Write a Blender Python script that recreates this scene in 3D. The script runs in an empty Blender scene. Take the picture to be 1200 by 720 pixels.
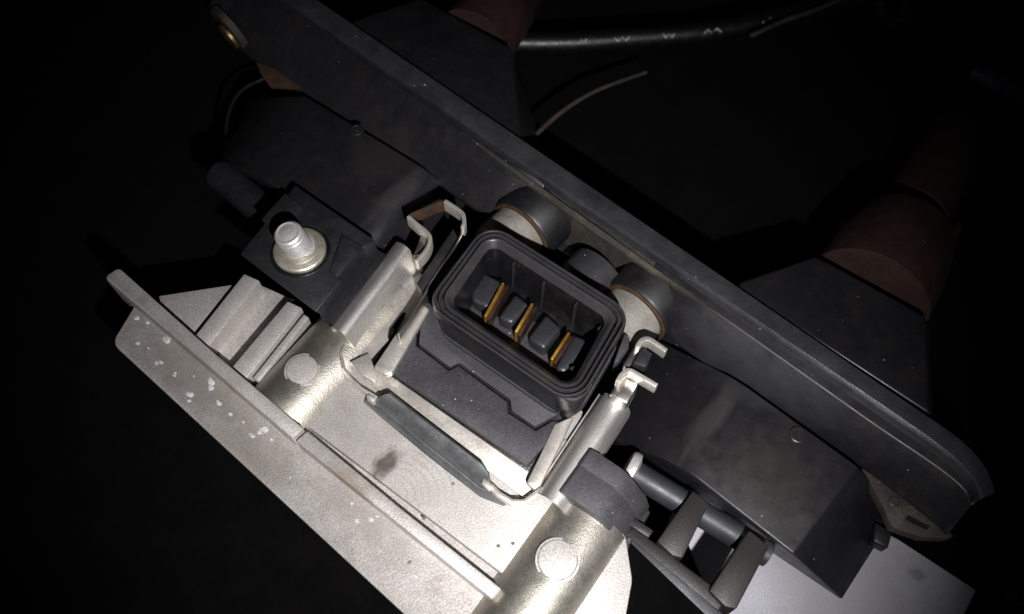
import bpy, bmesh, math, random
from mathutils import Vector, Matrix
random.seed(7)

# ------------------------------------------------------------------ units and camera
S = 0.00016                      # metres per modelling unit (one unit = 0.16 mm)
F, TH, PH, DIST = 1000.0, math.radians(29), math.radians(36), 1000.0
c, s = math.cos(TH), math.sin(TH)
Rr, Fa, Nn = Vector((1, 0, 0)), Vector((0, -c, s)), Vector((0, -s, -c))
U = Rr*math.cos(PH) - Fa*math.sin(PH)
V = Rr*math.sin(PH) + Fa*math.cos(PH)
def to_world(q): return Vector((q.dot(U), q.dot(V), q.dot(Nn)))
CAM = to_world(Vector((0, 0, -DIST)))
def P(px, py, z=0.0):
    """point of the photograph seen at the height z above the cooler plate"""
    d = to_world(Vector(((px-600)/F, (py-360)/F, 1.0)))
    return CAM + d*((z-CAM.z)/d.z)

scene = bpy.context.scene
C = scene.collection
cd = bpy.data.cameras.new('camera'); cam = bpy.data.objects.new('camera', cd); C.objects.link(cam)
cd.sensor_width = 36; cd.lens = F/1200*36; cd.clip_start = 0.002; cd.clip_end = 20
r_, u_, b_ = to_world(Vector((1, 0, 0))), to_world(Vector((0, -1, 0))), to_world(Vector((0, 0, -1)))
mw = Matrix((r_, u_, b_)).transposed().to_4x4(); mw.translation = CAM*S
cam.matrix_world = mw
scene.camera = cam
cd.dof.use_dof = True; cd.dof.focus_distance = 930*S; cd.dof.aperture_fstop = 22
w = bpy.data.worlds.new('World'); scene.world = w; w.use_nodes = True
w.node_tree.nodes['Background'].inputs[0].default_value = (.7, .62, .68, 1)
w.node_tree.nodes['Background'].inputs[1].default_value = 0.0035
# the phone's flash, a little to the lower right of the lens
ld = bpy.data.lights.new('flash', 'SPOT'); lamp = bpy.data.objects.new('flash', ld); C.objects.link(lamp)
ld.energy = 1.85; ld.color = (1.0, .98, .985); ld.shadow_soft_size = 7*S
ld.spot_size = math.radians(70); ld.spot_blend = 1.0
FL = CAM + to_world(Vector((110, 195, 20)))
AIM = P(600, 450, 0)
lamp.location = FL*S
lamp.rotation_euler = (AIM-FL).to_track_quat('-Z', 'Y').to_euler()
scene.view_settings.view_transform = 'Standard'; scene.view_settings.look = 'None'
scene.view_settings.exposure = 0.0; scene.view_settings.gamma = 1.0
try: scene.view_settings.use_curve_mapping = False
except Exception: pass
scene.render.engine = 'CYCLES'

# ------------------------------------------------------------------ materials
def mat(name, col, rough=.5, metal=0.0, col2=None, nscale=.02, bump=.0, bscale=.6, dust=None, dust_amt=0.0,
        speck=0.0, spec=.5, rvar=.1, grain=.22, streak=None):
    m = bpy.data.materials.new(name); m.use_nodes = True
    nt = m.node_tree; N = nt.nodes; L = nt.links
    b = N['Principled BSDF']
    b.inputs['Metallic'].default_value = metal; b.inputs['Roughness'].default_value = rough
    b.inputs['Specular IOR Level'].default_value = spec
    geo = N.new('ShaderNodeNewGeometry')
    mp = N.new('ShaderNodeMapping'); k = 1/S
    mp.inputs['Scale'].default_value = (k, k, k) if streak is None else tuple(k*x for x in streak)
    L.new(geo.outputs['Position'], mp.inputs[0])
    mp0 = N.new('ShaderNodeMapping'); mp0.inputs['Scale'].default_value = (k, k, k); L.new(geo.outputs['Position'], mp0.inputs[0])
    def noise(sc, det=4, rg=.6, src=mp):
        n = N.new('ShaderNodeTexNoise'); n.inputs['Scale'].default_value = sc
        n.inputs['Detail'].default_value = det; n.inputs['Roughness'].default_value = rg
        L.new(src.outputs[0], n.inputs['Vector']); return n
    def ramp(src, a, bb, ca=(0, 0, 0, 1), cb=(1, 1, 1, 1)):
        r = N.new('ShaderNodeValToRGB'); r.color_ramp.elements[0].position = a; r.color_ramp.elements[1].position = bb
        r.color_ramp.elements[0].color = ca; r.color_ramp.elements[1].color = cb; L.new(src, r.inputs[0]); return r
    def mix(fac, a, bb):
        x = N.new('ShaderNodeMix'); x.data_type = 'RGBA'
        if isinstance(fac, float): x.inputs[0].default_value = fac
        else: L.new(fac, x.inputs[0])
        for i, v in ((6, a), (7, bb)):
            if isinstance(v, tuple): x.inputs[i].default_value = (*v, 1)
            else: L.new(v, x.inputs[i])
        return x.outputs[2]
    n1 = noise(nscale)
    col2 = col2 or tuple(x*.75 for x in col)
    out = mix(ramp(n1.outputs[0], .35, .68).outputs[0], col, col2)
    if dust:
        n2 = noise(.035, 6, .75, mp0)
        r2 = ramp(n2.outputs[0], .5, .72)
        mu = N.new('ShaderNodeMath'); mu.operation = 'MULTIPLY'; mu.inputs[1].default_value = dust_amt; L.new(r2.outputs[0], mu.inputs[0])
        out = mix(mu.outputs[0], out, dust)
    if speck > 0:
        v = N.new('ShaderNodeTexVoronoi'); v.inputs['Scale'].default_value = .075; L.new(mp0.outputs[0], v.inputs['Vector'])
        n4 = noise(.02, 2, .5, mp0)
        th = N.new('ShaderNodeMath'); th.operation = 'MULTIPLY'; th.inputs[1].default_value = speck; L.new(ramp(n4.outputs[0], .42, .7).outputs[0], th.inputs[0])
        lt = N.new('ShaderNodeMath'); lt.operation = 'LESS_THAN'; L.new(v.outputs['Distance'], lt.inputs[0]); L.new(th.outputs[0], lt.inputs[1])
        out = mix(lt.outputs[0], out, (.35, .33, .31))
    ng = noise(.55, 3, .65, mp0)
    gm = N.new('ShaderNodeMapRange'); gm.inputs['From Min'].default_value = .3; gm.inputs['From Max'].default_value = .7
    gm.inputs['To Min'].default_value = 1-grain; gm.inputs['To Max'].default_value = 1+grain; L.new(ng.outputs[0], gm.inputs[0])
    vm = N.new('ShaderNodeVectorMath'); vm.operation = 'SCALE'; L.new(out, vm.inputs[0]); L.new(gm.outputs[0], vm.inputs['Scale'])
    out = vm.outputs[0]
    L.new(out, b.inputs['Base Color'])
    n3 = noise(.05, 5, .7)
    mr = N.new('ShaderNodeMapRange'); mr.inputs['From Min'].default_value = .3; mr.inputs['From Max'].default_value = .7
    mr.inputs['To Min'].default_value = max(.02, rough-rvar); mr.inputs['To Max'].default_value = min(1, rough+rvar)
    L.new(n3.outputs[0], mr.inputs[0]); L.new(mr.outputs[0], b.inputs['Roughness'])
    if bump > 0:
        nb = noise(bscale, 3, .6)
        bp = N.new('ShaderNodeBump'); bp.inputs['Strength'].default_value = bump; bp.inputs['Distance'].default_value = 1.2*S
        L.new(nb.outputs[0], bp.inputs['Height']); L.new(bp.outputs[0], b.inputs['Normal'])
    return m

M = {}
M['cast'] = mat('cast_aluminium', (.535, .508, .488), .55, .5, (.46, .433, .41), .03, .4, .5, (.33, .29, .26), .4, rvar=.08, grain=.3)
M['cast_dirty'] = mat('cast_aluminium_stained', (.455, .432, .412), .6, .45, (.38, .357, .338), .04, .45, .45, (.26, .22, .18), .6, rvar=.08, grain=.3)
M['cast_smooth'] = mat('smooth_cast_aluminium', (.50, .475, .42), .42, .92, (.42, .395, .34), .02, .25, .6, (.30, .27, .22), .3, rvar=.07)
def add_stain_or_highlight(m, ctr, rad, col, strength, nsc, lines=False):
    nt = m.node_tree; N = nt.nodes; L = nt.links; b = N['Principled BSDF']
    src = b.inputs['Base Color'].links[0].from_socket
    geo = N.new('ShaderNodeNewGeometry')
    mp = N.new('ShaderNodeMapping'); mp.inputs['Scale'].default_value = tuple(1/(S*r) for r in rad)
    mp.inputs['Location'].default_value = tuple(-cc/r for cc, r in zip(ctr, rad)); L.new(geo.outputs['Position'], mp.inputs[0])
    nz = N.new('ShaderNodeTexNoise'); nz.inputs['Scale'].default_value = nsc; nz.inputs['Detail'].default_value = 6; L.new(mp.outputs[0], nz.inputs['Vector'])
    ln = N.new('ShaderNodeVectorMath'); ln.operation = 'LENGTH'; L.new(mp.outputs[0], ln.inputs[0])
    ad = N.new('ShaderNodeMath'); ad.operation = 'MULTIPLY_ADD'; ad.inputs[1].default_value = 1.3; L.new(nz.outputs[0], ad.inputs[0]); L.new(ln.outputs['Value'], ad.inputs[2])
    mr = N.new('ShaderNodeMapRange'); mr.inputs['From Min'].default_value = 1.75; mr.inputs['From Max'].default_value = 1.15
    mr.inputs['To Min'].default_value = 0; mr.inputs['To Max'].default_value = strength; L.new(ad.outputs[0], mr.inputs[0])
    fac = mr.outputs[0]
    if lines:
        wv = N.new('ShaderNodeTexWave'); wv.wave_type = 'RINGS'; wv.rings_direction = 'SPHERICAL'; wv.inputs['Scale'].default_value = 1.6; wv.inputs['Distortion'].default_value = 3.0; wv.inputs['Detail Scale'].default_value = 1
        ms = N.new('ShaderNodeVectorMath'); ms.operation = 'ADD'; ms.inputs[1].default_value = (.3, .9, 0); L.new(mp.outputs[0], ms.inputs[0]); L.new(ms.outputs[0], wv.inputs['Vector'])
        r = N.new('ShaderNodeMapRange'); r.inputs['From Min'].default_value = .6; r.inputs['From Max'].default_value = .9; L.new(wv.outputs['Fac'], r.inputs[0])
        mu = N.new('ShaderNodeMath'); mu.operation = 'MULTIPLY'; L.new(fac, mu.inputs[0]); L.new(r.outputs[0], mu.inputs[1]); fac = mu.outputs[0]
    x = N.new('ShaderNodeMix'); x.data_type = 'RGBA'; L.new(fac, x.inputs[0]); L.new(src, x.inputs[6]); x.inputs[7].default_value = (*col, 1)
    L.new(x.outputs[2], b.inputs['Base Color'])
M['steel'] = mat('bright_steel', (.72, .69, .65), .34, 1, (.60, .57, .53), .03, .12, .25, streak=(1, .12, 1), rvar=.08)
M['steel_flat'] = mat('satin_steel_sheet', (.70, .67, .62), .47, .75, (.68, .63, .57), .02, .12, .5, (.5, .44, .36), .3)
M['steel_roll'] = mat('rolled_steel', (.76, .73, .70), .43, .93, (.66, .63, .60), .03, .12, .25, streak=(1, .12, 1), rvar=.07)
M['lip'] = mat('darkened_steel_lip', (.34, .35, .36), .42, .9, (.30, .31, .32), .02, .1, .5)  # darker steel: the sloping lip's dark reflection is put into the colour
M['rust'] = mat('rusted_steel', (.055, .026, .012), .75, .2, (.022, .012, .008), .06, .6, .3)
M['module'] = mat('grained_black_plastic', (.042, .041, .046), .55, 0, (.030, .029, .034), .03, .6, .9, (.10, .09, .085), .3, speck=.09, grain=.5)
M['shell'] = mat('smooth_black_plastic', (.0062, .006, .0072), .30, 0, (.0045, .0043, .0055), .03, .25, .4, (.06, .05, .04), .25, speck=.05)
M['rim'] = mat('rubbed_black_rubber', (.034, .033, .036), .33, 0, (.022, .021, .024), .05, .15, .6, (.06, .05, .038), .4)
M['pad'] = mat('grey_black_plastic', (.024, .024, .028), .42, 0, (.015, .015, .018), .05, .3, .3)
M['coil'] = mat('dusty_black_plastic', (.0115, .0108, .0132), .42, 0, (.0075, .007, .0088), .012, .16, 1.3, (.032, .026, .020), .35, speck=.07, spec=.45)
M['coil_dirt'] = mat('dirt_caked_plastic', (.026, .022, .017), .75, 0, (.014, .012, .010), .03, .6, .3, (.11, .09, .06), .5, speck=.1)
M['worn'] = mat('worn_black_plastic', (.034, .0335, .038), .38, 0, (.021, .0205, .024), .03, .35, .6, (.07, .062, .05), .35, speck=.1)
M['ridge'] = mat('rubbed_highlit_flange_edge', (.036, .036, .041), .33, 0, (.020, .020, .023), .03, .3, .8, (.07, .062, .05), .3, speck=.1)  # rubbed plastic, lightened further so the edge highlight sits in the colour
M['boss_black'] = mat('satin_black_plastic', (.0050, .0047, .006), .5, 0, (.0035, .0033, .004), .03, .2, .8, (.03, .024, .018), .4, speck=.05)
M['foot'] = mat('grained_foot_plastic', (.022, .0215, .0245), .5, 0, (.015, .0146, .017), .03, .6, .9, speck=.06, grain=.5)
M['block'] = mat('terminal_block_plastic', (.012, .0118, .0145), .48, 0, (.008, .0078, .0098), .03, .5, .9, (.07, .06, .05), .2, speck=.06)
M['zinc'] = mat('zinc_plated_steel', (.68, .66, .66), .42, .6, (.56, .54, .53), .05, .2, .2)
M['washer'] = mat('yellowed_zinc', (.60, .57, .48), .42, .7, (.42, .39, .31), .06, .35, .2)
M['sleeve'] = mat('matt_zinc_sleeve', (.36, .345, .31), .55, .45, (.26, .24, .205), .03, .3, .3, (.14, .11, .07), .3)
M['gold'] = mat('gold_plated_brass', (.95, .58, .13), .36, .9, (.6, .28, .07), .08, .15, .3)
M['copper'] = mat('brown_tin_blade', (.20, .12, .09), .35, .9, (.09, .055, .045), .09, .3, .3)
M['boot'] = mat('brown_rubber', (.027, .012, .0098), .55, 0, (.013, .0068, .006), .015, .4, .3, speck=.04)
M['hose'] = mat('black_rubber', (.0032, .0028, .003), .42, 0, (.003, .0026, .003), .03, .3, .2)
M['hose_gloss'] = mat('glossy_rubber', (.014, .014, .017), .24, 0, (.009, .009, .011), .06, .5, .12, rvar=.12)
M['core'] = mat('brown_steel', (.022, .0185, .018), .48, .1, (.014, .012, .012), .05, .3, .7)
M['core_edge'] = mat('blue_grey_steel', (.028, .030, .036), .5, .1, (.018, .019, .023), .04, .2, .35)
M['card'] = mat('white_card', (.46, .455, .50), .75, 0, (.44, .435, .48), .02, .1, .4)
M['ground'] = mat('black_cloth', (.0022, .0017, .0018), .95, 0, (.0008, .0007, .0008), .02, .8, .12, spec=.1)
M['card_tan'] = mat('tan_fragment', (.20, .15, .08), .7, 0)
M['brass'] = mat('brass', (.45, .33, .15), .35, .9, (.28, .19, .09), .08, .2, .3)
M['wire'] = mat('pale_wire', (.06, .05, .043), .5, .2, (.03, .024, .02), .02, .2, .3)
M['wire_pale'] = mat('white_print', (.42, .40, .45), .6, 0, (.05, .05, .06), .15, .2, .4)
M['cable'] = mat('purple_cable', (.30, .20, .40), .4, 0, (.08, .05, .11), .04, .2, .3)
M['oxide'] = mat('white_oxide', (.50, .485, .495), .85, 0, (.45, .43, .43), .1, .6, .3)
M['stain'] = mat('brown_stain', (.11, .085, .06), .8, 0, (.2, .17, .14), .15, .2, .4)

add_stain_or_highlight(M['coil'], P(880, 425, 40), (110, 45, 60), (.028, .0275, .030), .7, 3.0)
add_stain_or_highlight(M['coil'], P(450, 180, 26), (50, 60, 60), (.021, .019, .019), .7, 4)
add_stain_or_highlight(M['coil'], P(900, 560, 26), (60, 60, 60), (.022, .020, .018), .6, 4)
add_stain_or_highlight(M['coil'], Vector((259, 8, 18)), (15, 62, 40), (.040, .038, .037), .65, 1.2)  # highlight strip along the right box ridge, painted into the colour
add_stain_or_highlight(M['coil'], Vector((-199, 32, 18)), (15, 62, 40), (.036, .034, .035), .65, 1.2)  # the left box ridge has its highlight painted in as well
add_stain_or_highlight(M['card'], P(1075, 673, -184), (12, 8, 20), (.15, .14, .14), .7, 1.5)
add_stain_or_highlight(M['card'], P(990, 680, -184), (120, 90, 60), (.29, .28, .29), .6, 2.0)
add_stain_or_highlight(M['cast'], P(452, 544, 0), (13, 21, 30), (.085, .065, .05), .95, 1.5)
add_stain_or_highlight(M['cast'], P(498, 556, 0), (44, 38, 60), (.30, .26, .23), .28, 1.4, lines=True)
add_stain_or_highlight(M['cast'], P(405, 570, 12), (40, 20, 40), (.25, .17, .11), .6, 1.6)
add_stain_or_highlight(M['cast'], P(540, 600, 0), (60, 50, 60), (.40, .37, .345), .3, 2.2)
add_stain_or_highlight(M['cast'], P(420, 520, 0), (50, 50, 60), (.40, .37, .35), .25, 2.4)
add_stain_or_highlight(M['cast_dirty'], P(230, 440, -4), (90, 30, 60), (.27, .24, .21), .5, 2.5)
add_stain_or_highlight(M['cast_dirty'], P(430, 600, -4), (70, 26, 60), (.31, .275, .245), .45, 2.5)
add_stain_or_highlight(M['cast_dirty'], P(300, 530, -4), (60, 30, 60), (.31, .275, .245), .45, 2.5)

# ------------------------------------------------------------------ mesh helpers (all in modelling units)
def add_loft(bm, loops, cap=True, closed=True):
    vs = [[bm.verts.new(p) for p in lp] for lp in loops]
    n = len(loops[0])
    for a, b in zip(vs[:-1], vs[1:]):
        for i in range(n if closed else n-1):
            j = (i+1) % n
            bm.faces.new((a[i], a[j], b[j], b[i]))
    if cap:
        bm.faces.new(vs[0][::-1]); bm.faces.new(vs[-1])
    return bm
def prism(bm, uv, z1, z0):
    return add_loft(bm, [[Vector((p[0], p[1], z0)) for p in uv], [Vector((p[0], p[1], z1)) for p in uv]])
def pprism(bm, px, z1, z0):
    return prism(bm, [P(x, y, z1) for x, y in px], z1, z0)
def box(bm, a, b):
    return prism(bm, [(a[0], a[1]), (b[0], a[1]), (b[0], b[1]), (a[0], b[1])], b[2], a[2])
def fillet(poly, r, n=6):
    out = []; k = len(poly)
    for i in range(k):
        p0, p, p1 = Vector(poly[i-1][:2]), Vector(poly[i][:2]), Vector(poly[(i+1) % k][:2])
        rr = r[i] if isinstance(r, (list, tuple)) else r
        if rr <= 0: out.append(p); continue
        d0, d1 = (p0-p).normalized(), (p1-p).normalized()
        ang = d0.angle(d1); t = rr/math.tan(ang/2); ctr = p + (d0+d1).normalized()*(rr/math.sin(ang/2))
        a, b = p+d0*t-ctr, p+d1*t-ctr
        a0 = math.atan2(a.y, a.x); da = (math.atan2(b.y, b.x)-a0+math.pi) % (2*math.pi)-math.pi
        for q in range(n+1): out.append(ctr+Vector((math.cos(a0+da*q/n), math.sin(a0+da*q/n)))*rr)
    return out
def lathe(bm, base, axis, prof, n=40, cap=True):
    axis = axis.normalized(); x = axis.orthogonal().normalized(); y = axis.cross(x)
    loops = [[base+axis*h+(x*math.cos(2*math.pi*i/n)+y*math.sin(2*math.pi*i/n))*r for i in range(n)] for h, r in prof]
    return add_loft(bm, loops, cap)
def smooth_path(pts, n=8):
    out = []
    for i in range(len(pts)-1):
        p0, p1, p2, p3 = pts[max(i-1, 0)], pts[i], pts[i+1], pts[min(i+2, len(pts)-1)]
        for k in range(n):
            t = k/n
            out.append(.5*((2*p1)+(p2-p0)*t+(2*p0-5*p1+4*p2-p3)*t*t+(3*p1-p0-3*p2+p3)*t**3))
    return out+[pts[-1]]
def tube(bm, pts, rad, n=14, cap=True):
    loops = []; k = len(pts); ref = Vector((0, 0, 1))
    for i, p in enumerate(pts):
        t = (pts[min(i+1, k-1)]-pts[max(i-1, 0)]).normalized()
        x = t.cross(ref).normalized(); y = x.cross(t)
        r = rad(i/(k-1)) if callable(rad) else rad
        loops.append([p+(x*math.cos(2*math.pi*j/n)+y*math.sin(2*math.pi*j/n))*r for j in range(n)])
    return add_loft(bm, loops, cap)
def ribbon(bm, px, ztop, zbot, th):
    """an upright strip of sheet metal following a path"""
    pts = [P(x, y, ztop) for x, y in px]; pts = [Vector((p.x, p.y)) for p in pts]
    L, R = [], []
    for i, p in enumerate(pts):
        d = (pts[min(i+1, len(pts)-1)]-pts[max(i-1, 0)]).normalized(); nn = Vector((-d.y, d.x))
        L.append(p+nn*th/2); R.append(p-nn*th/2)
    return prism(bm, L+R[::-1], ztop, zbot)
def sheet(bm, prof, v0, v1, th, dv=None):
    """a folded strip: profile of (u, z) swept along v"""
    up, dn = [], []
    for i, p in enumerate(prof):
        a, b = Vector(prof[max(i-1, 0)]), Vector(prof[min(i+1, len(prof)-1)])
        d = (b-a).normalized(); nn = Vector((-d.y, d.x))*th/2
        up.append(Vector(p)+nn); dn.append(Vector(p)-nn)
    lp = up+dn[::-1]
    return add_loft(bm, [[Vector((q.x+(dv or 0)*t, v0+(v1-v0)*t, q.y)) for q in lp] for t in (0, .34, .67, 1)])

def thing(name, label, cat, loc, group=None):
    o = bpy.data.objects.new(name, None); C.objects.link(o); o.empty_display_size = .005
    o.location = Vector(loc)*S; o['label'] = label; o['category'] = cat
    if group: o['group'] = group
    return o
ROOT = {}
def world_loc(o):
    v = Vector((0, 0, 0))
    while o: v += o.location; o = o.parent
    return v
def obj(name, bm, m, parent=None, bevel=0, seg=2, ang=28, smooth=40, label=None, cat=None, group=None, kind=None, sub=0):
    bmesh.ops.recalc_face_normals(bm, faces=bm.faces[:])
    if bevel:
        es = [e for e in bm.edges if len(e.link_faces) == 2 and e.calc_face_angle(0) > math.radians(ang)]
        bmesh.ops.bevel(bm, geom=es, offset=bevel, segments=seg, profile=.5, affect='EDGES', clamp_overlap=True)
    base = world_loc(parent) if parent else None
    if parent is None:
        cx = [v.co for v in bm.verts]
        ctr = sum(cx, Vector())/len(cx); ctr.z = min(v.z for v in cx); off = ctr*S
    else: off = base
    for v in bm.verts: v.co = v.co*S-off
    me = bpy.data.meshes.new(name); bm.to_mesh(me); bm.free()
    for p in me.polygons: p.use_smooth = True
    me.set_sharp_from_angle(angle=math.radians(smooth))
    me.materials.append(M[m])
    o = bpy.data.objects.new(name, me); C.objects.link(o)
    if parent: o.parent = parent
    else: o.location = off
    for k, v in (('label', label), ('category', cat), ('group', group), ('kind', kind)):
        if v: o[k] = v
    return o
def B(): return bmesh.new()

# ------------------------------------------------------------------ the ground
GZ = -190
bm = B()
n = 60; span = 6000
grid = [[bm.verts.new((-span/2+span*i/n, -span/2+span*j/n, GZ+random.uniform(-1, 1)*1.5)) for j in range(n+1)] for i in range(n+1)]
for i in range(n):
    for j in range(n): bm.faces.new((grid[i][j], grid[i+1][j], grid[i+1][j+1], grid[i][j+1]))
obj('ground', bm, 'ground', kind='structure')

# ------------------------------------------------------------------ aluminium heat sink
hs = thing('heat_sink', 'grey cast aluminium heat sink plate with ribs, flecked with white corrosion', 'heat sink', (0, -200, -40))
# sheet in front of the rib
bm = B()
e = [P(132, 400, -4), P(150, 372, -4)]
front = [P(131, 402, -4), P(166, 345, -4), Vector((-91, -256, 0)), Vector((225, -262, 0)), Vector((235, -420, 0)), P(560, 800, -4)]
prism(bm, fillet(front, [16, 0, 0, 0, 0, 0], 8), -4, -13)
obj('front_plate', bm, 'cast_dirty', hs, 1.5)
bm = B()
pl = [Vector((-150, -250)), Vector((170, -252)), P(700, 760, 0), P(732, 730, 0), P(741, 680, 0), P(733, 628, 0), Vector((165, -140)), Vector((140, -60)), Vector((-150, -60))]
prism(bm, fillet(pl, [0, 0, 0, 20, 30, 8, 0, 0, 0]), 0, -26)
obj('plate', bm, 'cast', hs, 1.2)
bm = B()       # the groove floor behind the long rib
box(bm, (-150, -270, -40), (190, -236, -12)); obj('groove_floor', bm, 'cast_dirty', hs)
bm = B()
web = [P(186, 347, -16), P(278, 333, -16), P(292, 334, -16), P(240, 405, -16), P(200, 400, -16)]
prism(bm, web, -16, -26); obj('web', bm, 'cast', hs, 1)
bm = B(); pprism(bm, ((296, 330), (345, 352), (270, 450), (225, 412)), -30, -44); obj('recess_floor', bm, 'cast', hs, 1)
# long rib in two lengths
bm = B()
prism(bm, fillet([P(121, 325, 22), P(139, 313, 22), P(254, 416, 22), P(356, 502, 22), P(342, 514, 22), P(240, 426, 22)], [6, 6, 0, 0, 0, 0]), 22, -38)
obj('rib', bm, 'cast_dirty', hs, 2.5)
bm = B()
prism(bm, [P(346, 517, 18), P(360, 505, 18), P(470, 596, 18), P(588, 690, 18), P(576, 702, 18), P(458, 607, 18)], 18, -30)
obj('rib', bm, 'cast', hs, 2)
# two cross ribs
for q in (((286, 321), (304, 329), (240, 412), (222, 402)), ((337, 353), (354, 361), (286, 447), (267, 436))):
    bm = B(); pprism(bm, q, -2, -40); obj('cross_rib', bm, 'cast', hs, 1.5)
bm = B(); pprism(bm, ((356, 368), (362, 372), (303, 448), (296, 443)), -4, -40); obj('cross_rib', bm, 'cast', hs, 1.5)
for k in range(7):     # cooling fins that carry the plate
    u0 = -135+k*52; bm = B(); box(bm, (u0, -282, -188), (u0+7, -105, -24)); obj('cooling_fin', bm, 'cast', hs, 1)
# two half-round bosses with ejector marks
for uc, v0, v1, ru, cz in ((-133, -256, -60, 50, -33), (211, -420, -150, 48, -26)):
    bm = B(); n = 28; loops = []
    for v in (v0, v1):
        k = 0 if v == v1 else (16 if uc < 0 else 0)
        prof = [(uc+math.cos(math.pi*i/n)*ru, cz+math.sin(math.pi*i/n)*ru) for i in range(n+1)]
        loops.append([Vector((x, v, z)) for x, z in prof]+[Vector((uc-ru, v, -36)), Vector((uc+ru, v, -36))])
    add_loft(bm, loops); obj('boss', bm, 'cast_smooth', hs, 0, smooth=50)
for (px, py, rr, zt) in ((354, 433, 18.5, 16), (653.5, 656, 20.5, 21)):
    p = P(px, py, zt+1); bm = B()
    lathe(bm, Vector((p.x, p.y, zt-11)), Vector((0, 0, 1)), [(0, rr+1.5), (11, rr+1.5), (11.3, rr-.4), (10.2, rr-.9), (12.6, rr-1.6), (13, rr-3)], 36)
    obj('ejector_mark', bm, 'cast', hs, 0, smooth=30)
# white corrosion blisters on the front plate and rib
flk = [(160, 372, 5), (173, 378, 4), (161, 402, 4), (188, 424, 4), (196, 399, 7), (247, 447, 7), (247, 455, 6), (256, 472, 5), (270, 486, 4), (222, 462, 6),
       (221, 470, 4), (295, 511, 5), (309, 503, 6), (304, 507, 4), (204, 440, 3), (174, 408, 2), (183, 425, 4), (227, 441, 2), (318, 515, 3), (285, 495, 3),
       (435, 609, 5), (441, 605, 3), (486, 675, 3), (205, 437, 3), (412, 590, 3), (418, 610, 4), (340, 560, 2)]
bm = B()
for x, y, r in flk:
    p = P(x, y, -4); k = 9; pr = []
    for i in range(k):
        t = 2*math.pi*i/k; rr = r*random.uniform(.5, 1.05)
        pr.append(Vector((p.x+rr*1.15*math.cos(t), p.y+rr*.8*math.sin(t), -4.5)))
    top = [Vector((q.x*.55+p.x*.45, q.y*.55+p.y*.45, -3.1+random.uniform(-.3, .5))) for q in pr]
    add_loft(bm, [pr, top])
obj('corrosion_flecks', bm, 'oxide', hs, kind='stuff')
for x, y in ((531, 567), (480, 659), (601, 637), (584, 640), (545, 520), (610, 585), (497, 607), (470, 600)):
    bm = B(); p = P(x, y, 0 if x > 490 else -4); lathe(bm, p-Vector((0, 0, .4)), Vector((0, 0, 1)), [(0, 2.2), (1.4, 1.3)], 7); obj('grit', bm, 'stain', hs)

# ------------------------------------------------------------------ ignition module with its connector
mo = thing('ignition_module', 'flat black plastic ignition module with a three-pin rectangular socket', 'electronic module', (25, -50, 2))
bm = B(); prism(bm, [P(470, 372, 12), P(457, 436, 12), P(619, 546, 12), P(676, 478, 12), (130, 60), (-70, 60)], 12, 1.5)
# order the base outline round the plate
bm.free(); bm = B()
prism(bm, [(-86, -153), (132, -153), (132, 62), (-86, 62)], 8, 1.5); obj('base_plate', bm, 'shell', mo, 1)  # darker ledge at the front, added as the shadow line below the sheet
bm = B(); pprism(bm, ((484, 368), (489, 383), (487, 405), (526, 434.5), (537, 428.5), (594, 471), (595, 484), (628, 505), (647, 494), (662, 496), (618, 545), (459, 436)), 17, 7); obj('lower_sheet', bm, 'module', mo, .8)
bm = B()
pprism(bm, ((503, 352), (493, 380), (491, 403), (527, 430), (538, 424), (598, 468), (599, 481), (627, 500), (660, 482), (700, 425), (600, 360)), 18, 7)
obj('step', bm, 'module', mo, .8)
corners = [Vector((-63, 40)), Vector((134, 36)), Vector((146, -92)), Vector((-53, -88))]
ctr2 = sum(corners, Vector((0, 0)))/4
def ring(off, z, r=27, n=7):
    """socket outline moved inwards by off"""
    k = [Vector((cn.x-math.copysign(off, cn.x-ctr2.x), cn.y-math.copysign(off, cn.y-ctr2.y))) for cn in corners]
    return [Vector((p.x, p.y, z)) for p in fillet(k, max(4, r-off*.75), n)]
bm = B()      # low collar round the foot of the socket
add_loft(bm, [ring(-7, 10), ring(-7, 25), ring(-3, 25), ring(-3, 10)], cap=False); obj('collar', bm, 'module', mo, smooth=30)
bm = B()
add_loft(bm, [ring(5, 8), ring(3, 64), ring(0, 66), ring(0, 76), ring(.8, 77.5)], cap=False)
add_loft(bm, [ring(20, 71), ring(25, 14)], cap=False)
obj('socket', bm, 'shell', mo, smooth=30)
bm = B()
prof = [(.7, 77.4), (1.2, 78.6), (2.6, 78.9), (3.4, 78), (3.7, 71), (5.6, 71), (5.9, 78.6), (6.6, 80), (7.8, 80), (8.5, 78.6), (8.8, 71), (10.8, 71), (11.1, 78.2), (11.9, 79.4), (13.6, 79.2), (14.6, 78), (20, 70.6)]
add_loft(bm, [ring(*q) for q in prof], cap=False)
obj('seal', bm, 'rim', mo, smooth=50)
bm = B(); prism(bm, [(p.x, p.y) for p in ring(22, 0)], 15, 9); obj('socket_floor', bm, 'shell', mo)
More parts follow.
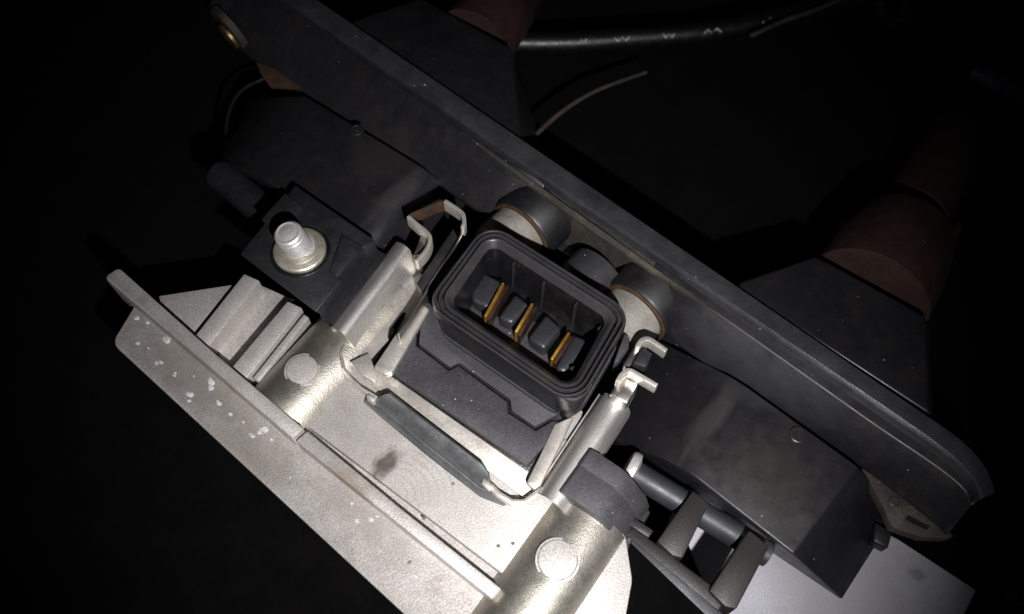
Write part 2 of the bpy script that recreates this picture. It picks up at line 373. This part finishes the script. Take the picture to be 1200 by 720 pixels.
# raised pads between the blades
for q in (((566, 318), (590, 331), (572, 362), (553, 352), (552, 340)), ((604, 343), (621, 357), (600, 380), (583, 372)), ((640, 367), (659, 384), (638, 410), (618, 396)), ((672, 391), (690, 399), (684, 414), (662, 438), (650, 432))):
    bm = B(); pprism(bm, q, 36, 13); obj('floor_pad', bm, 'pad', mo, 5, 3)
for i, q in enumerate((((590, 331), (568, 371)), ((624, 355), (604, 389)), ((667, 389), (646, 421)))):
    a, b = P(*q[0], 44), P(*q[1], 44)
    d = (b-a).normalized(); nn = Vector((-d.y, d.x, 0))
    bm = B(); prism(bm, [a-nn*1.6, b-nn*1.6, b+nn*1.6, a+nn*1.6], 44, 12)
    pn = obj('terminal_blade', bm, 'gold', mo, 1.2)
    bm = B(); o = nn*5.2 if nn.x > 0 else nn*-5.2
    prism(bm, [a+o*.55, b+o*.55, b+o*1.15, a+o*1.15], 39, 12); obj('blade_backing', bm, 'copper', pn, .6)
for x, y in ((602, 309), (637, 332), (674, 358)):     # moulded fins on the far inner wall
    p = P(x, y, 66); bm = B(); box(bm, (p.x-.9, p.y-2, 14), (p.x+.9, p.y+8, 66)); obj('fin', bm, 'pad', mo)
bm = B(); pprism(bm, ((541, 318), (549, 311), (556, 316), (549, 325)), 60, 14); obj('key', bm, 'pad', mo, 1)
bm = B(); pprism(bm, ((534, 338), (541, 322), (550, 330), (552, 350), (546, 356)), 34, 14); obj('key', bm, 'shell', mo, 1.5)
bm = B(); pprism(bm, ((700, 384), (706, 380), (709, 385), (704, 390)), 64, 14); obj('key', bm, 'pad', mo, 1)
bm = B(); pprism(bm, ((668, 430), (676, 428), (679, 434), (671, 437)), 48, 14); obj('key', bm, 'pad', mo, 1)
bm = B(); add_loft(bm, [[P(655, 459, 66), P(685, 455, 66), P(676, 465, 66), P(671, 467, 66)], [P(659, 461, 60), P(683, 457, 60), P(676, 467, 60), P(671, 469, 60)]]); obj('latch', bm, 'rim', mo)

# ------------------------------------------------------------------ sheet steel bracket
br = thing('retaining_bracket', 'bright sheet steel bracket with folded side rails and a grey front lip around the socket', 'bracket', (20, -100, 1))
bm = B(); prism(bm, fillet([(-128, -172), (150, -178), (168, -140), (168, -100), (-128, -100)], [22, 22, 0, 0, 0]), 4.5, .8); obj('floor', bm, 'steel_flat', br, .8)
# left rail: rolled outer bead, hollow, flat
def arc(cx, cz, r, a0, a1, n=8): return [(cx+r*math.cos(math.radians(a0+(a1-a0)*i/n)), cz+r*math.sin(math.radians(a0+(a1-a0)*i/n))) for i in range(n+1)]
pa, pb = P(408, 398, 30), P(468, 304, 30)
prof = [(-141, 4)]+arc(-128, 19, 13, 180, 48, 12)+[(-110, 9), (-105, 5), (-101, 4)]
bm = B(); sheet(bm, prof, -152, -22, 3.2, -14); rl = obj('side_rail', bm, 'steel_roll', br, 0, smooth=50)
bm = B(); sheet(bm, [(-102, 4), (-98, 5), (-80, 5.5)], -152, -30, 3, -14); obj('inner_flat', bm, 'steel_flat', rl, 0)
bm = B(); q = [P(x, y, 22) for x, y in ((490, 352), (503, 362), (459, 437), (451, 440), (438, 430))]
prism(bm, fillet(q, [0, 0, 4, 4, 3]), 22, 12); obj('spring_strip', bm, 'steel_flat', br, 2)
bm = B(); pprism(bm, ((471, 367), (475, 366), (461, 390), (455, 396), (457, 386)), 14, 8); obj('slot', bm, 'shell', br)
# right rail
prof = [(150, 8), (154, 7), (158, 12)]+arc(172, 10, 17, 150, 5, 12)+[(189, 0)]
bm = B(); sheet(bm, prof, -170, -36, 3.2, -6); obj('side_rail', bm, 'steel_roll', br, 0, smooth=50)
bm = B(); q = [P(x, y, 20) for x, y in ((650, 497), (673, 487), (634, 568), (626, 574), (617, 566))]
prism(bm, fillet(q, [0, 0, 4, 4, 4]), 20, 10); obj('spring_strip', bm, 'steel_flat', br, 2)
# front lip folded up and leaning forwards
def slope(px_top, zt, px_bot, zb, th):
    A = [P(x, y, zt) for x, y in px_top]; Bq = [P(x, y, zb) for x, y in px_bot]
    nrm = (A[-1]-A[0]).cross(Bq[0]-A[0]).normalized()
    if nrm.z < 0: nrm = -nrm
    b = B(); add_loft(b, [[p for p in A]+[p for p in Bq[::-1]], [p-nrm*th for p in A]+[p-nrm*th for p in Bq[::-1]]]); return b
bm = slope(((448, 464), (456, 461), (510, 503), (565, 545), (572, 556)), 26, ((434, 470), (446, 478), (505, 526), (562, 570), (577, 582)), 12, 3)
obj('front_lip', bm, 'lip', br, 1)
bm = slope(((430, 466), (446, 478), (505, 526), (562, 571), (600, 590)), 11.5, ((426, 472), (444, 488), (503, 537), (562, 583), (590, 594)), 3, 2.5)
obj('lip_fold', bm, 'lip', br, 1)
# curved sheet edge at both front corners
bm = B(); ribbon(bm, [(404, 404), (399, 414), (402, 430), (412, 444), (424, 455), (442, 466)], 17, 5, 3.2); obj('corner_fold', bm, 'steel_flat', br, 1)
bm = B(); ribbon(bm, [(572, 566), (585, 579), (600, 588), (615, 588), (626, 580), (638, 572)], 18, 5, 6); obj('corner_fold', bm, 'steel_flat', br, 1)
bm = B(); pprism(bm, ((410, 424), (432, 414), (436, 424), (441, 440), (438, 448), (424, 440)), 15, 8); obj('gusset', bm, 'steel_flat', br, 1)
for q in (((432, 461), (441, 466), (437, 471), (429, 465)), ((567, 560), (578, 569), (574, 575), (564, 566))):
    bm = B(); pprism(bm, q, 21, 8); obj('weld_tab', bm, 'steel_flat', br, 1)
# upper left clip
def pathc(pts): return [(p.x, p.y) for p in smooth_path([Vector((x, y, 0)) for x, y in pts], 5)]
bm = B(); ribbon(bm, pathc([(488, 306), (500, 292), (504, 279), (499, 271), (488, 262), (478, 253)]), 62, 44, 4.6); obj('clip_edge', bm, 'steel_flat', br, .6)
bm = B(); ribbon(bm, pathc([(521, 235), (532, 242), (542, 250), (544, 260), (542, 266)]), 62, 44, 4.6); obj('clip_edge', bm, 'steel_flat', br, .6)
bm = B(); ribbon(bm, pathc([(478, 253), (500, 243), (521, 235)]), 56, 38, 4); obj('clip_web', bm, 'rust', br, 1)
bm = B(); ribbon(bm, pathc([(542, 266), (538, 280), (522, 306), (500, 340), (484, 366), (466, 392)]), 44, 18, 3.5); obj('inner_wall', bm, 'steel', br, 1)
bm = B(); pprism(bm, ((531, 268), (536, 277), (503, 330), (494, 342), (488, 332)), 42, 20); obj('clip_filler', bm, 'block', br, 1)
bm = B(); pprism(bm, ((494, 274), (502, 283), (494, 298), (484, 300)), 50, 10); obj('clip_neck', bm, 'steel', br, 1.5)
# upper right clip
bm = B(); ribbon(bm, pathc([(747, 407), (752, 399), (760, 397), (770, 403), (781, 411)]), 58, 42, 5.2); obj('clip_edge', bm, 'steel_flat', br, .6)
bm = B(); ribbon(bm, pathc([(724, 447), (729, 439), (737, 434), (748, 439), (770, 452)]), 58, 42, 5.2); obj('clip_edge', bm, 'steel_flat', br, .6)
bm = B(); ribbon(bm, [(751, 401), (733, 431)], 50, 16, 7); obj('clip_web', bm, 'steel', br, 1.5)
bm = B(); pprism(bm, ((728, 440), (749, 449), (735, 474), (714, 462)), 44, 10); obj('clip_neck', bm, 'steel', br, 3)
bm = B(); pprism(bm, ((753, 407), (765, 414), (757, 431), (741, 426)), 52, 16); obj('clip_filler', bm, 'block', br, 2)
bm = B(); pprism(bm, ((732, 390), (738, 395), (737, 408), (724, 425), (719, 425)), 40, 14); obj('clip_filler', bm, 'module', br, 2)

# ------------------------------------------------------------------ terminal block with stud
tb = thing('terminal_block', 'black plastic terminal block holding a threaded steel stud and washer', 'terminal block', P(350, 300, 26))
pxs = [(346, 217), (440, 282), (428, 291), (421, 291), (397, 323), (400, 328), (370, 366), (281, 298)]
top = [P(x, y, 52) for x, y in pxs]
bot = [P(x, y, 52) for x, y in pxs]
for i, q in enumerate(bot): q.z = 16
bot[6] += Vector((6, 14, 0)); bot[7] += Vector((2, 16, 0))
bm = B(); add_loft(bm, [bot, top]); obj('block', bm, 'block', tb, 1.5)
bm = B(); pprism(bm, ((334, 226), (356, 243), (338, 259), (322, 271), (306, 257)), 56.5, 50); obj('raised_pad', bm, 'block', tb, 1)
bm = B(); pprism(bm, ((401, 275), (425, 289), (394, 325), (386, 317)), 56, 50); obj('raised_pad', bm, 'block', tb, 1)
bm = B(); pprism(bm, ((430, 284), (462, 304), (402, 388), (374, 368)), 30, 14); obj('side_step', bm, 'block', tb, 1.2)
bp = P(352, 295, 52)
bm = B(); lathe(bm, Vector((bp.x, bp.y, 51.5)), Vector((0, 0, 1)), [(0, 34.5), (1, 34.5), (1.4, 34), (1.8, 32)], 44); obj('recess_rim', bm, 'shell', tb)
bm = B(); lathe(bm, Vector((bp.x, bp.y, 53)), Vector((0, 0, 1)), [(0, 30), (4, 30), (5.5, 28.5), (6, 26.5), (7, 26), (7.5, 23), (9, 22)], 44); obj('washer', bm, 'washer', tb, smooth=30)
prof = [(0, 19), (1.5, 19), (2, 17)]
z = 3
while z < 28:
    prof += [(z, 14.8), (z+1.8, 16.6), (z+3.0, 16.6), (z+4.6, 14.8)]; z += 5.4
prof += [(z, 15.4), (z+2.5, 16.4), (z+5, 15.6), (z+6.2, 13), (z+5.7, 12), (z+5.7, 10), (z+6.3, 9)]
bm = B(); lathe(bm, Vector((bp.x, bp.y, 59)), Vector((-.063, -.14, 1)), prof, 36); obj('stud', bm, 'zinc', tb, smooth=50)

# black foot on the second boss
fb = thing('spacer_foot', 'grained black plastic foot seated on the end of the lower right boss', 'spacer', P(712, 585, 0))
prof = [(173, 0), (173, 31), (176, 34), (208, 34.5), (216, 33), (226, 26), (245, 5), (253, -16), (253, -44), (173, -40)]
bm = B(); add_loft(bm, [[Vector((u, v, z)) for u, z in prof] for v in (-158, -118)]); obj('body', bm, 'module', fb, 1.5, ang=40)
bm = B(); add_loft(bm, [[Vector((u+(1 if u > 200 else 0), v, z+(1 if z > 0 else 0))) for u, z in prof] for v in (-124, -102)]); obj('collar', bm, 'module', fb, 1.2, ang=40)
bm = B(); box(bm, (226, -150, -44), (258, -106, -16)); obj('heel', bm, 'foot', fb, 2)

# ------------------------------------------------------------------ coil housing
co = thing('ignition_coil', 'large dusty black plastic ignition coil with a long ridged flange running across the picture', 'ignition coil', (60, 100, -60))
B1 = [(248, 24), (272, 50), (340, 100.6), (410, 147.0), (490, 200.1), (565, 249.8), (690, 332.8), (800, 405.8), (870, 452.2), (935, 495.3), (1008, 543.8), (1062, 584), (1095, 610), (1112, 626)]
L1 = [(244, 8), (262, -26), (330, 5.4), (400, 55.0), (495, 122.3), (590, 189.5), (715, 278.0), (832, 360.9), (890, 401.9), (960, 451.5), (1030, 501.0), (1098, 547), (1130, 574), (1137, 594)]
R1 = [(252, -20), (275, -40), (355, 16.3), (412, 54.8), (508, 119.5), (612, 189.8), (735, 272.8), (850, 350.4), (905, 387.5), (975, 434.8), (1045, 482.0), (1108, 527), (1142, 561), (1152, 583)]
T1 = [(275, -60), (300, -50), (375, 2.6), (440, 47.0), (530, 108.4), (640, 183.5), (755, 262.0), (868, 339.1), (925, 378.0), (1000, 429.2), (1065, 473.6), (1126, 516), (1156, 550), (1166, 578)]
def refine(pts, n=4): return [(p.x, p.y) for p in smooth_path([Vector((x, y, 0)) for x, y in pts], n)]
B1, L1, R1, T1 = [refine(q) for q in (B1, L1, R1, T1)]
def fl_loops(lo, hi, z_lo, z_hi, back, zb):
    loops = []
    for a, b in zip(lo, hi):
        loops.append((P(*a, z_lo), P(*b, z_hi)))
    return loops
BL, LL = B1[:21]+[(610, 272)], L1[:21]+[(640, 214)]
BR_, LR = [(742, 356)]+B1[28:], [(768, 310)]+L1[28:]
for bl, ll in ((BL, LL), (BR_, LR)):
    bm = B(); loops = []
    for a, b in zip(bl, ll):
        p, q = P(*a, 0), P(*b, 52)
        loops.append([Vector((p.x, p.y+40, -34)), Vector((p.x, p.y+1, -8)), p, p.lerp(q, .5)+Vector((0, -1, 1)), q, Vector((q.x, q.y+30, 52)), Vector((q.x, q.y+34, -20))])
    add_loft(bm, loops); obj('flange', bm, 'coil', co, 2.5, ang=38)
bm = B(); loops = []
for a, b, t in zip(L1, R1, T1):
    q, r, tt = P(*a, 50), P(*b, 66), P(*t, 64)
    g = P(a[0]*.72+b[0]*.28, a[1]*.72+b[1]*.28, 46); g2 = P(a[0]*.25+b[0]*.75, a[1]*.25+b[1]*.75, 62)
    loops.append([Vector((q.x, q.y+3, 36)), Vector((q.x, q.y+3, 43)), g, g2, r, tt, Vector((tt.x, tt.y+3, 20))])
add_loft(bm, loops); obj('flange_rim', bm, 'ridge', co, 3.5, 3, ang=20)
# seam of caked dirt below the rim
bm = B()
for i in range(3, 7):
    pass
loops = []
for k in range(25):
    t = k/24
    x = 540+(840-540)*t
    def at(poly, x):
        for (x0, y0), (x1, y1) in zip(poly[:-1], poly[1:]):
            if x0 <= x <= x1: return y0+(y1-y0)*(x-x0)/(x1-x0)
        return poly[-1][1]
    y = at(L1, x); wd = .5+7*math.sin(math.pi*t)
    a, b = P(x, y+wd, 51), P(x, y-1, 54)
    loops.append([a, b, b-Vector((0, 0, 5)), a-Vector((0, 0, 5))])
add_loft(bm, loops); obj('dirt_seam', bm, 'coil_dirt', co)
bm = B(); prism(bm, [(-360, 150), (400, 75), (400, 120), (-360, 195)], -30, -188); obj('lower_housing', bm, 'coil', co, 2)
# the low middle of the housing
bm = B(); pprism(bm, ((505, 190), (640, 270), (790, 380), (860, 450), (805, 545), (690, 470), (560, 330), (430, 290), (470, 240)), -78, -105); obj('mid_floor', bm, 'coil', co)
bm = B(); loops = []
for a in ((600, 188), (790, 331)):
    p = P(*a, 48); loops.append([p, Vector((p.x, p.y-6, -50)), Vector((p.x, p.y+20, -50)), Vector((p.x, p.y+20, 48))])
add_loft(bm, loops); obj('mid_wall', bm, 'coil_dirt', co)
# left and right winding boxes
def round_edge(prof, i, r=22, n=6):
    a, b, c2 = prof[i-1], prof[i], prof[i+1]
    p0, p2 = b+(a-b).normalized()*r, b+(c2-b).normalized()*r
    return prof[:i]+[p0*(1-t)**2+b*2*t*(1-t)+p2*t*t for t in (k/n for k in range(n+1))]+prof[i+1:]
bm = B()
rear = [P(292, 120, -80), P(300, 114, -24), P(358, 112, 26), P(500, 199, 26), P(548, 238, -50), P(548, 238, -80)]
frnt = [P(254, 200, -80), P(258, 188, -24), P(300, 206, 26), P(434, 284, 26), P(480, 314, -50), P(480, 314, -80)]
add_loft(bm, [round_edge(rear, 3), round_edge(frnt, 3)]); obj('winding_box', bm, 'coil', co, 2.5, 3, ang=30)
bm = B()
rear = [P(742, 384, -76), P(862, 444, 26), P(1005, 547, 26), P(1052, 598, -98), P(1052, 598, -112), P(745, 388, -112)]
frnt = [P(708, 512, -76), P(800, 548, 26), P(930, 650, 26), P(986, 702, -98), P(986, 703, -108), P(716, 520, -108)]
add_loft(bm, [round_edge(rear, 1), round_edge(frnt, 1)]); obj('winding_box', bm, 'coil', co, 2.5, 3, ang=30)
for x, y, z in ((418, 153, 27), (935, 510, 27)):
    p = P(x, y, z); bm = B()
    lathe(bm, p-Vector((0, 0, 2)), Vector((0, 0, 1)), [(0, 9), (3.4, 9), (4, 8), (4, 6.5), (3, 6), (3, 3.5), (4.2, 3), (4.2, 1)], 20); obj('moulding_mark', bm, 'coil', co, smooth=30)
# bolt sleeves and the middle boss
ax = Vector((.10, 1, 0)).normalized()
for px, py, zc in ((611, 271, 0), (744, 366, 0)):
    e0 = P(px, py, zc)
    bm = B(); lathe(bm, e0, ax, [(0, 40), (0, 44), (3, 46), (58, 47)], 44); obj('bolt_boss', bm, 'boss_black', co, smooth=40)
    bm = B(); lathe(bm, e0-ax*44, ax, [(0, 30), (0, 36), (1.5, 38), (52, 38)], 44); sl = obj('bolt_sleeve', bm, 'sleeve', co, smooth=40)
    bm = B(); lathe(bm, e0-ax*3, ax, [(0, 37.5), (0, 42), (1.5, 43.5), (4, 43)], 44, cap=False); obj('rust_ring', bm, 'rust', sl, smooth=40)
e0 = P(674, 348, -6)
bm = B(); lathe(bm, e0-ax*20, ax, [(0, 35), (2, 38), (64, 38)], 40); obj('middle_boss', bm, 'worn', co, smooth=40)
# brass eyelet and rusty tongue at the left end of the flange
p0 = P(266, 34, 22); dv = (CAM-p0).normalized()
ip = (P(240, 55, 22)-P(266, 34, 22)).normalized(); ip = (ip-dv*ip.dot(dv)).normalized()
ea = (ip*.99+dv*.13).normalized()
bm = B(); lathe(bm, p0, ea, [(-8, 33), (1, 33), (2, 31), (1.4, 19)], 36); ey = obj('eyelet', bm, 'coil_dirt', co, smooth=40)
bm = B(); lathe(bm, p0+(P(269, 42, 22)-p0), ea, [(0, 19), (3.6, 19), (5, 16), (4.6, 9), (2, 6)], 28); obj('brass_ring', bm, 'brass', ey, smooth=40)
bm = B(); add_loft(bm, [[P(300, 72, 4), P(332, 84, 4), P(362, 106, 4), P(318, 104, 4), P(306, 88, 4)], [P(300, 72, -6), P(332, 84, -6), P(362, 106, -6), P(318, 104, -6), P(306, 88, -6)]]); obj('rusty_tongue', bm, 'rust', co, 1)
# lug at the right end
bm = B(); pprism(bm, fillet([(1016, 556), (1112, 630), (1090, 630), (1044, 622)], [2, 6, 6, 2]), -6, -22)
bm.free(); bm = B()
q = [P(x, y, -10) for x, y in ((1010, 548), (1060, 582), (1112, 622), (1119, 629), (1110, 631), (1080, 630), (1046, 618), (1036, 596))]
prism(bm, q, -10, -26); lug = obj('end_lug', bm, 'coil_dirt', co, 2)
bm = B(); lathe(bm, P(1048, 588, -9), Vector((0, 0, 1)), [(-2, 6), (.6, 6), (1, 5), (0, 4.5), (0, 2)], 18); obj('screw', bm, 'pad', lug, smooth=30)
bm = B(); pprism(bm, ((1064, 604), (1090, 617), (1086, 621), (1062, 609)), -8.6, -12); obj('slot', bm, 'hose', lug)
bm = B(); pprism(bm, ((1026, 612), (1046, 624), (1041, 643), (1024, 634)), -60, -80); obj('foot', bm, 'coil', co, 2)
# towers behind the flange
bm = B()
add_loft(bm, [[P(400, 34, 52), P(605, 168, 52), P(630, 190, -80), P(420, 60, -80)], [P(405, 28, 50), P(612, 168, 50), P(640, 180, -90), P(430, 50, -90)],
              [P(492, -2, 30), P(598, 56, 30), P(604, 74, -90), P(500, 10, -90)]]); obj('tower', bm, 'coil', co, 6, 3)
bm = B()
add_loft(bm, [[P(862, 336, 52), P(1090, 486, 52), P(1110, 510, -80), P(885, 360, -80)], [P(868, 330, 50), P(1088, 474, 50), P(1096, 484, -90), P(890, 350, -90)],
              [P(955, 300, 28), P(1086, 372, 28), P(1090, 390, -90), P(965, 316, -90)]]); obj('tower', bm, 'coil', co, 6, 3)

# spark plug boots
bt = thing('spark_plug_boot', 'dark brown rubber boot leaving the tower at the top edge of the picture', 'spark plug boot', P(580, 20, -100), 'rubber boots on the coil towers')
a = P(560, 44, -30); d = (P(640, -60, -60)-a)
bm = B(); lathe(bm, a, d, [(-20, 58), (30, 56), (90, 53), (96, 48), (260, 42)], 32); obj('sleeve', bm, 'boot', bt, smooth=40)
bt2 = thing('spark_plug_boot', 'dark brown rubber boot with a long stem reaching to the right edge of the picture', 'spark plug boot', P(1040, 300, -100), 'rubber boots on the coil towers')
a = P(1022, 335, -30); d = (P(1080, 235, -50)-a)
bm = B(); lathe(bm, a, d, [(-20, 74), (40, 73), (100, 66), (112, 60), (118, 50)], 36); obj('sleeve', bm, 'boot', bt2, smooth=40)
bm = B(); pprism(bm, ((1062, 352), (1122, 258), (1132, 262), (1082, 358)), -30, -80); obj('seam_rib', bm, 'boot', bt2, 4)
bm = B(); tube(bm, smooth_path([P(1070, 250, -62), P(1110, 180, -72), P(1150, 120, -80), P(1215, 20, -95)]), 44, 24); obj('stem', bm, 'boot', bt2)

# ------------------------------------------------------------------ steel core frame between the heat sink and the right box
cf = thing('core_frame', 'small ladder of brown steel bars lying below the right winding box', 'core frame', P(830, 650, -60))
bm = B(); pprism(bm, ((812, 575), (831, 590), (800, 654), (788, 651), (770, 634)), 0, -42); obj('bar', bm, 'core', cf, 2)
bm = B(); pprism(bm, ((878, 621), (902, 640), (863, 714), (850, 711), (831, 692)), 0, -42); obj('bar', bm, 'core', cf, 2)
bm = B(); add_loft(bm, [[P(732, 626, -8), P(742, 618, -8), P(742, 618, -30), P(732, 626, -30)], [P(842, 716, -8), P(852, 700, -8), P(852, 700, -30), P(842, 716, -30)]]); obj('rail', bm, 'core', cf, 1.5)
bm = B(); add_loft(bm, [[P(732, 630, -32), P(740, 622, -32), P(740, 622, -48), P(732, 630, -48)], [P(834, 728, -32), P(852, 716, -32), P(852, 716, -48), P(834, 728, -48)]]); obj('rail', bm, 'core_edge', cf, 1.5)
bm = B(); pprism(bm, ((742, 606), (766, 622), (760, 630), (736, 614)), -2, -20); obj('tab', bm, 'core', cf, 1)
a, b = P(733, 548, -14), P(900, 650, -40)
bm = B(); lathe(bm, a, b-a, [(9, 8), (9, 14), ((b-a).length, 14)], 28); rd = obj('rod', bm, 'core_edge', cf, smooth=40)
bm = B(); lathe(bm, a, b-a, [(0, 14), (0, 19), (3, 21.5), (9, 21.5), (12, 15)], 28); obj('rod_collar', bm, 'zinc', rd, smooth=40)

# white card under the assembly
bm = B(); zc = -184
q = [P(796, 610, zc), P(905, 560, zc), P(1052, 632, zc), P(1144, 692, zc), P(1090, 800, zc), P(862, 780, zc)]
prism(bm, q, zc, zc-4)
obj('white_card', bm, 'card', bevel=.8, label='plain white card poking out under the right end of the coil', cat='card')

# ------------------------------------------------------------------ dark clutter behind
bm = B(); pts = smooth_path([P(560, 50, -110), P(660, 50, -110), P(740, 45, -110), P(840, 36, -110), P(940, 14, -110), P(1040, -12, -110), P(1150, -40, -110)], 40)
hz = thing('black_hose', 'black hose with broken white marks curving along the dark top edge', 'hose', P(800, 40, -135))
tube(bm, pts, 17, 22); obj('pipe', bm, 'hose', hz)
for x, y, w_ in ((685, 43, 7), (734, 45, 12), (790, 44, 9), (844, 39, 14), (911, 28, 9), (968, 14, 10)):
    q = P(x, y, -90); k = min(range(1, len(pts)-1), key=lambda j: (pts[j].xy-q.xy).length)
    t = (pts[k+1]-pts[k-1]).normalized(); up = (CAM-pts[k]).normalized(); sd = t.cross(up).normalized()
    mk = [pts[k]+t*(w_*(2*i/8-1))+(up*.985+sd*(.17*math.sin(i*1.5+x)))  .normalized()*17.1 for i in range(9)]
    bm = B(); tube(bm, mk, lambda f: 1.5+.7*math.sin(9*f), 8); obj('white_mark', bm, 'wire_pale', hz)
cl = thing('hose_clamp', 'dark double-band clamp round the black marked hose', 'clamp', P(1060, 10, -110))
for x in (1046, 1076):
    a = P(x, 2, -110); dd = (P(1110, -24, -110)-P(1000, 4, -110)).normalized()
    bm = B(); lathe(bm, a, dd, [(-7, 31), (-7, 36), (7, 36), (7, 31)], 30, cap=False); obj('band', bm, 'core_edge', cl, smooth=30)
bm = B(); tube(bm, smooth_path([P(606, 184, -60), P(626, 160, -60), P(660, 130, -64), P(700, 106, -70), P(757, 85, -80)]), lambda t: 4.2-1.6*t, 12)
obj('wire', bm, 'wire', label='thin pale wire curving out from behind the flange', cat='wire')
bm = B(); tube(bm, smooth_path([P(254, 203, -20), P(268, 213, -20), P(300, 240, -24), P(345, 276, -30)]), lambda t: 21 if t > .12 else 21-70*(.12-t)**1.3, 22)
obj('rubber_hose', bm, 'hose_gloss', label='short stub of glossy black hose beside the terminal block', cat='hose')
bm = B(); tube(bm, smooth_path([P(268, 172, -70), P(265, 150, -70), P(272, 122, -70), P(286, 104, -70), P(310, 92, -72)]), 2.6, 10)
obj('thin_cord', bm, 'hose_gloss', label='thin looped cord left of the left winding box', cat='cord')
bm = B(); tube(bm, smooth_path([P(1140, 84, -20), P(1162, 94, -20), P(1185, 108, -24), P(1215, 132, -30)]), 11, 14)
obj('purple_cable', bm, 'cable', label='purplish cable crossing the boot stem at the right edge', cat='cable')
bm = B(); tube(bm, smooth_path([P(880, 42, -82), P(920, 24, -80), P(955, 12, -80), P(1000, -8, -84)]), 4, 10)
obj('wire', bm, 'wire', label='pale wire lying along the black hose at the top edge', cat='wire')
bm = B(); pprism(bm, ((1180, 694), (1188, 693), (1193, 702), (1200, 708), (1194, 712), (1184, 704)), -183, -191)
obj('tan_fragment', bm, 'card_tan', bevel=.8, label='tiny tan fragment lying on the black ground by the lower right corner', cat='fragment')
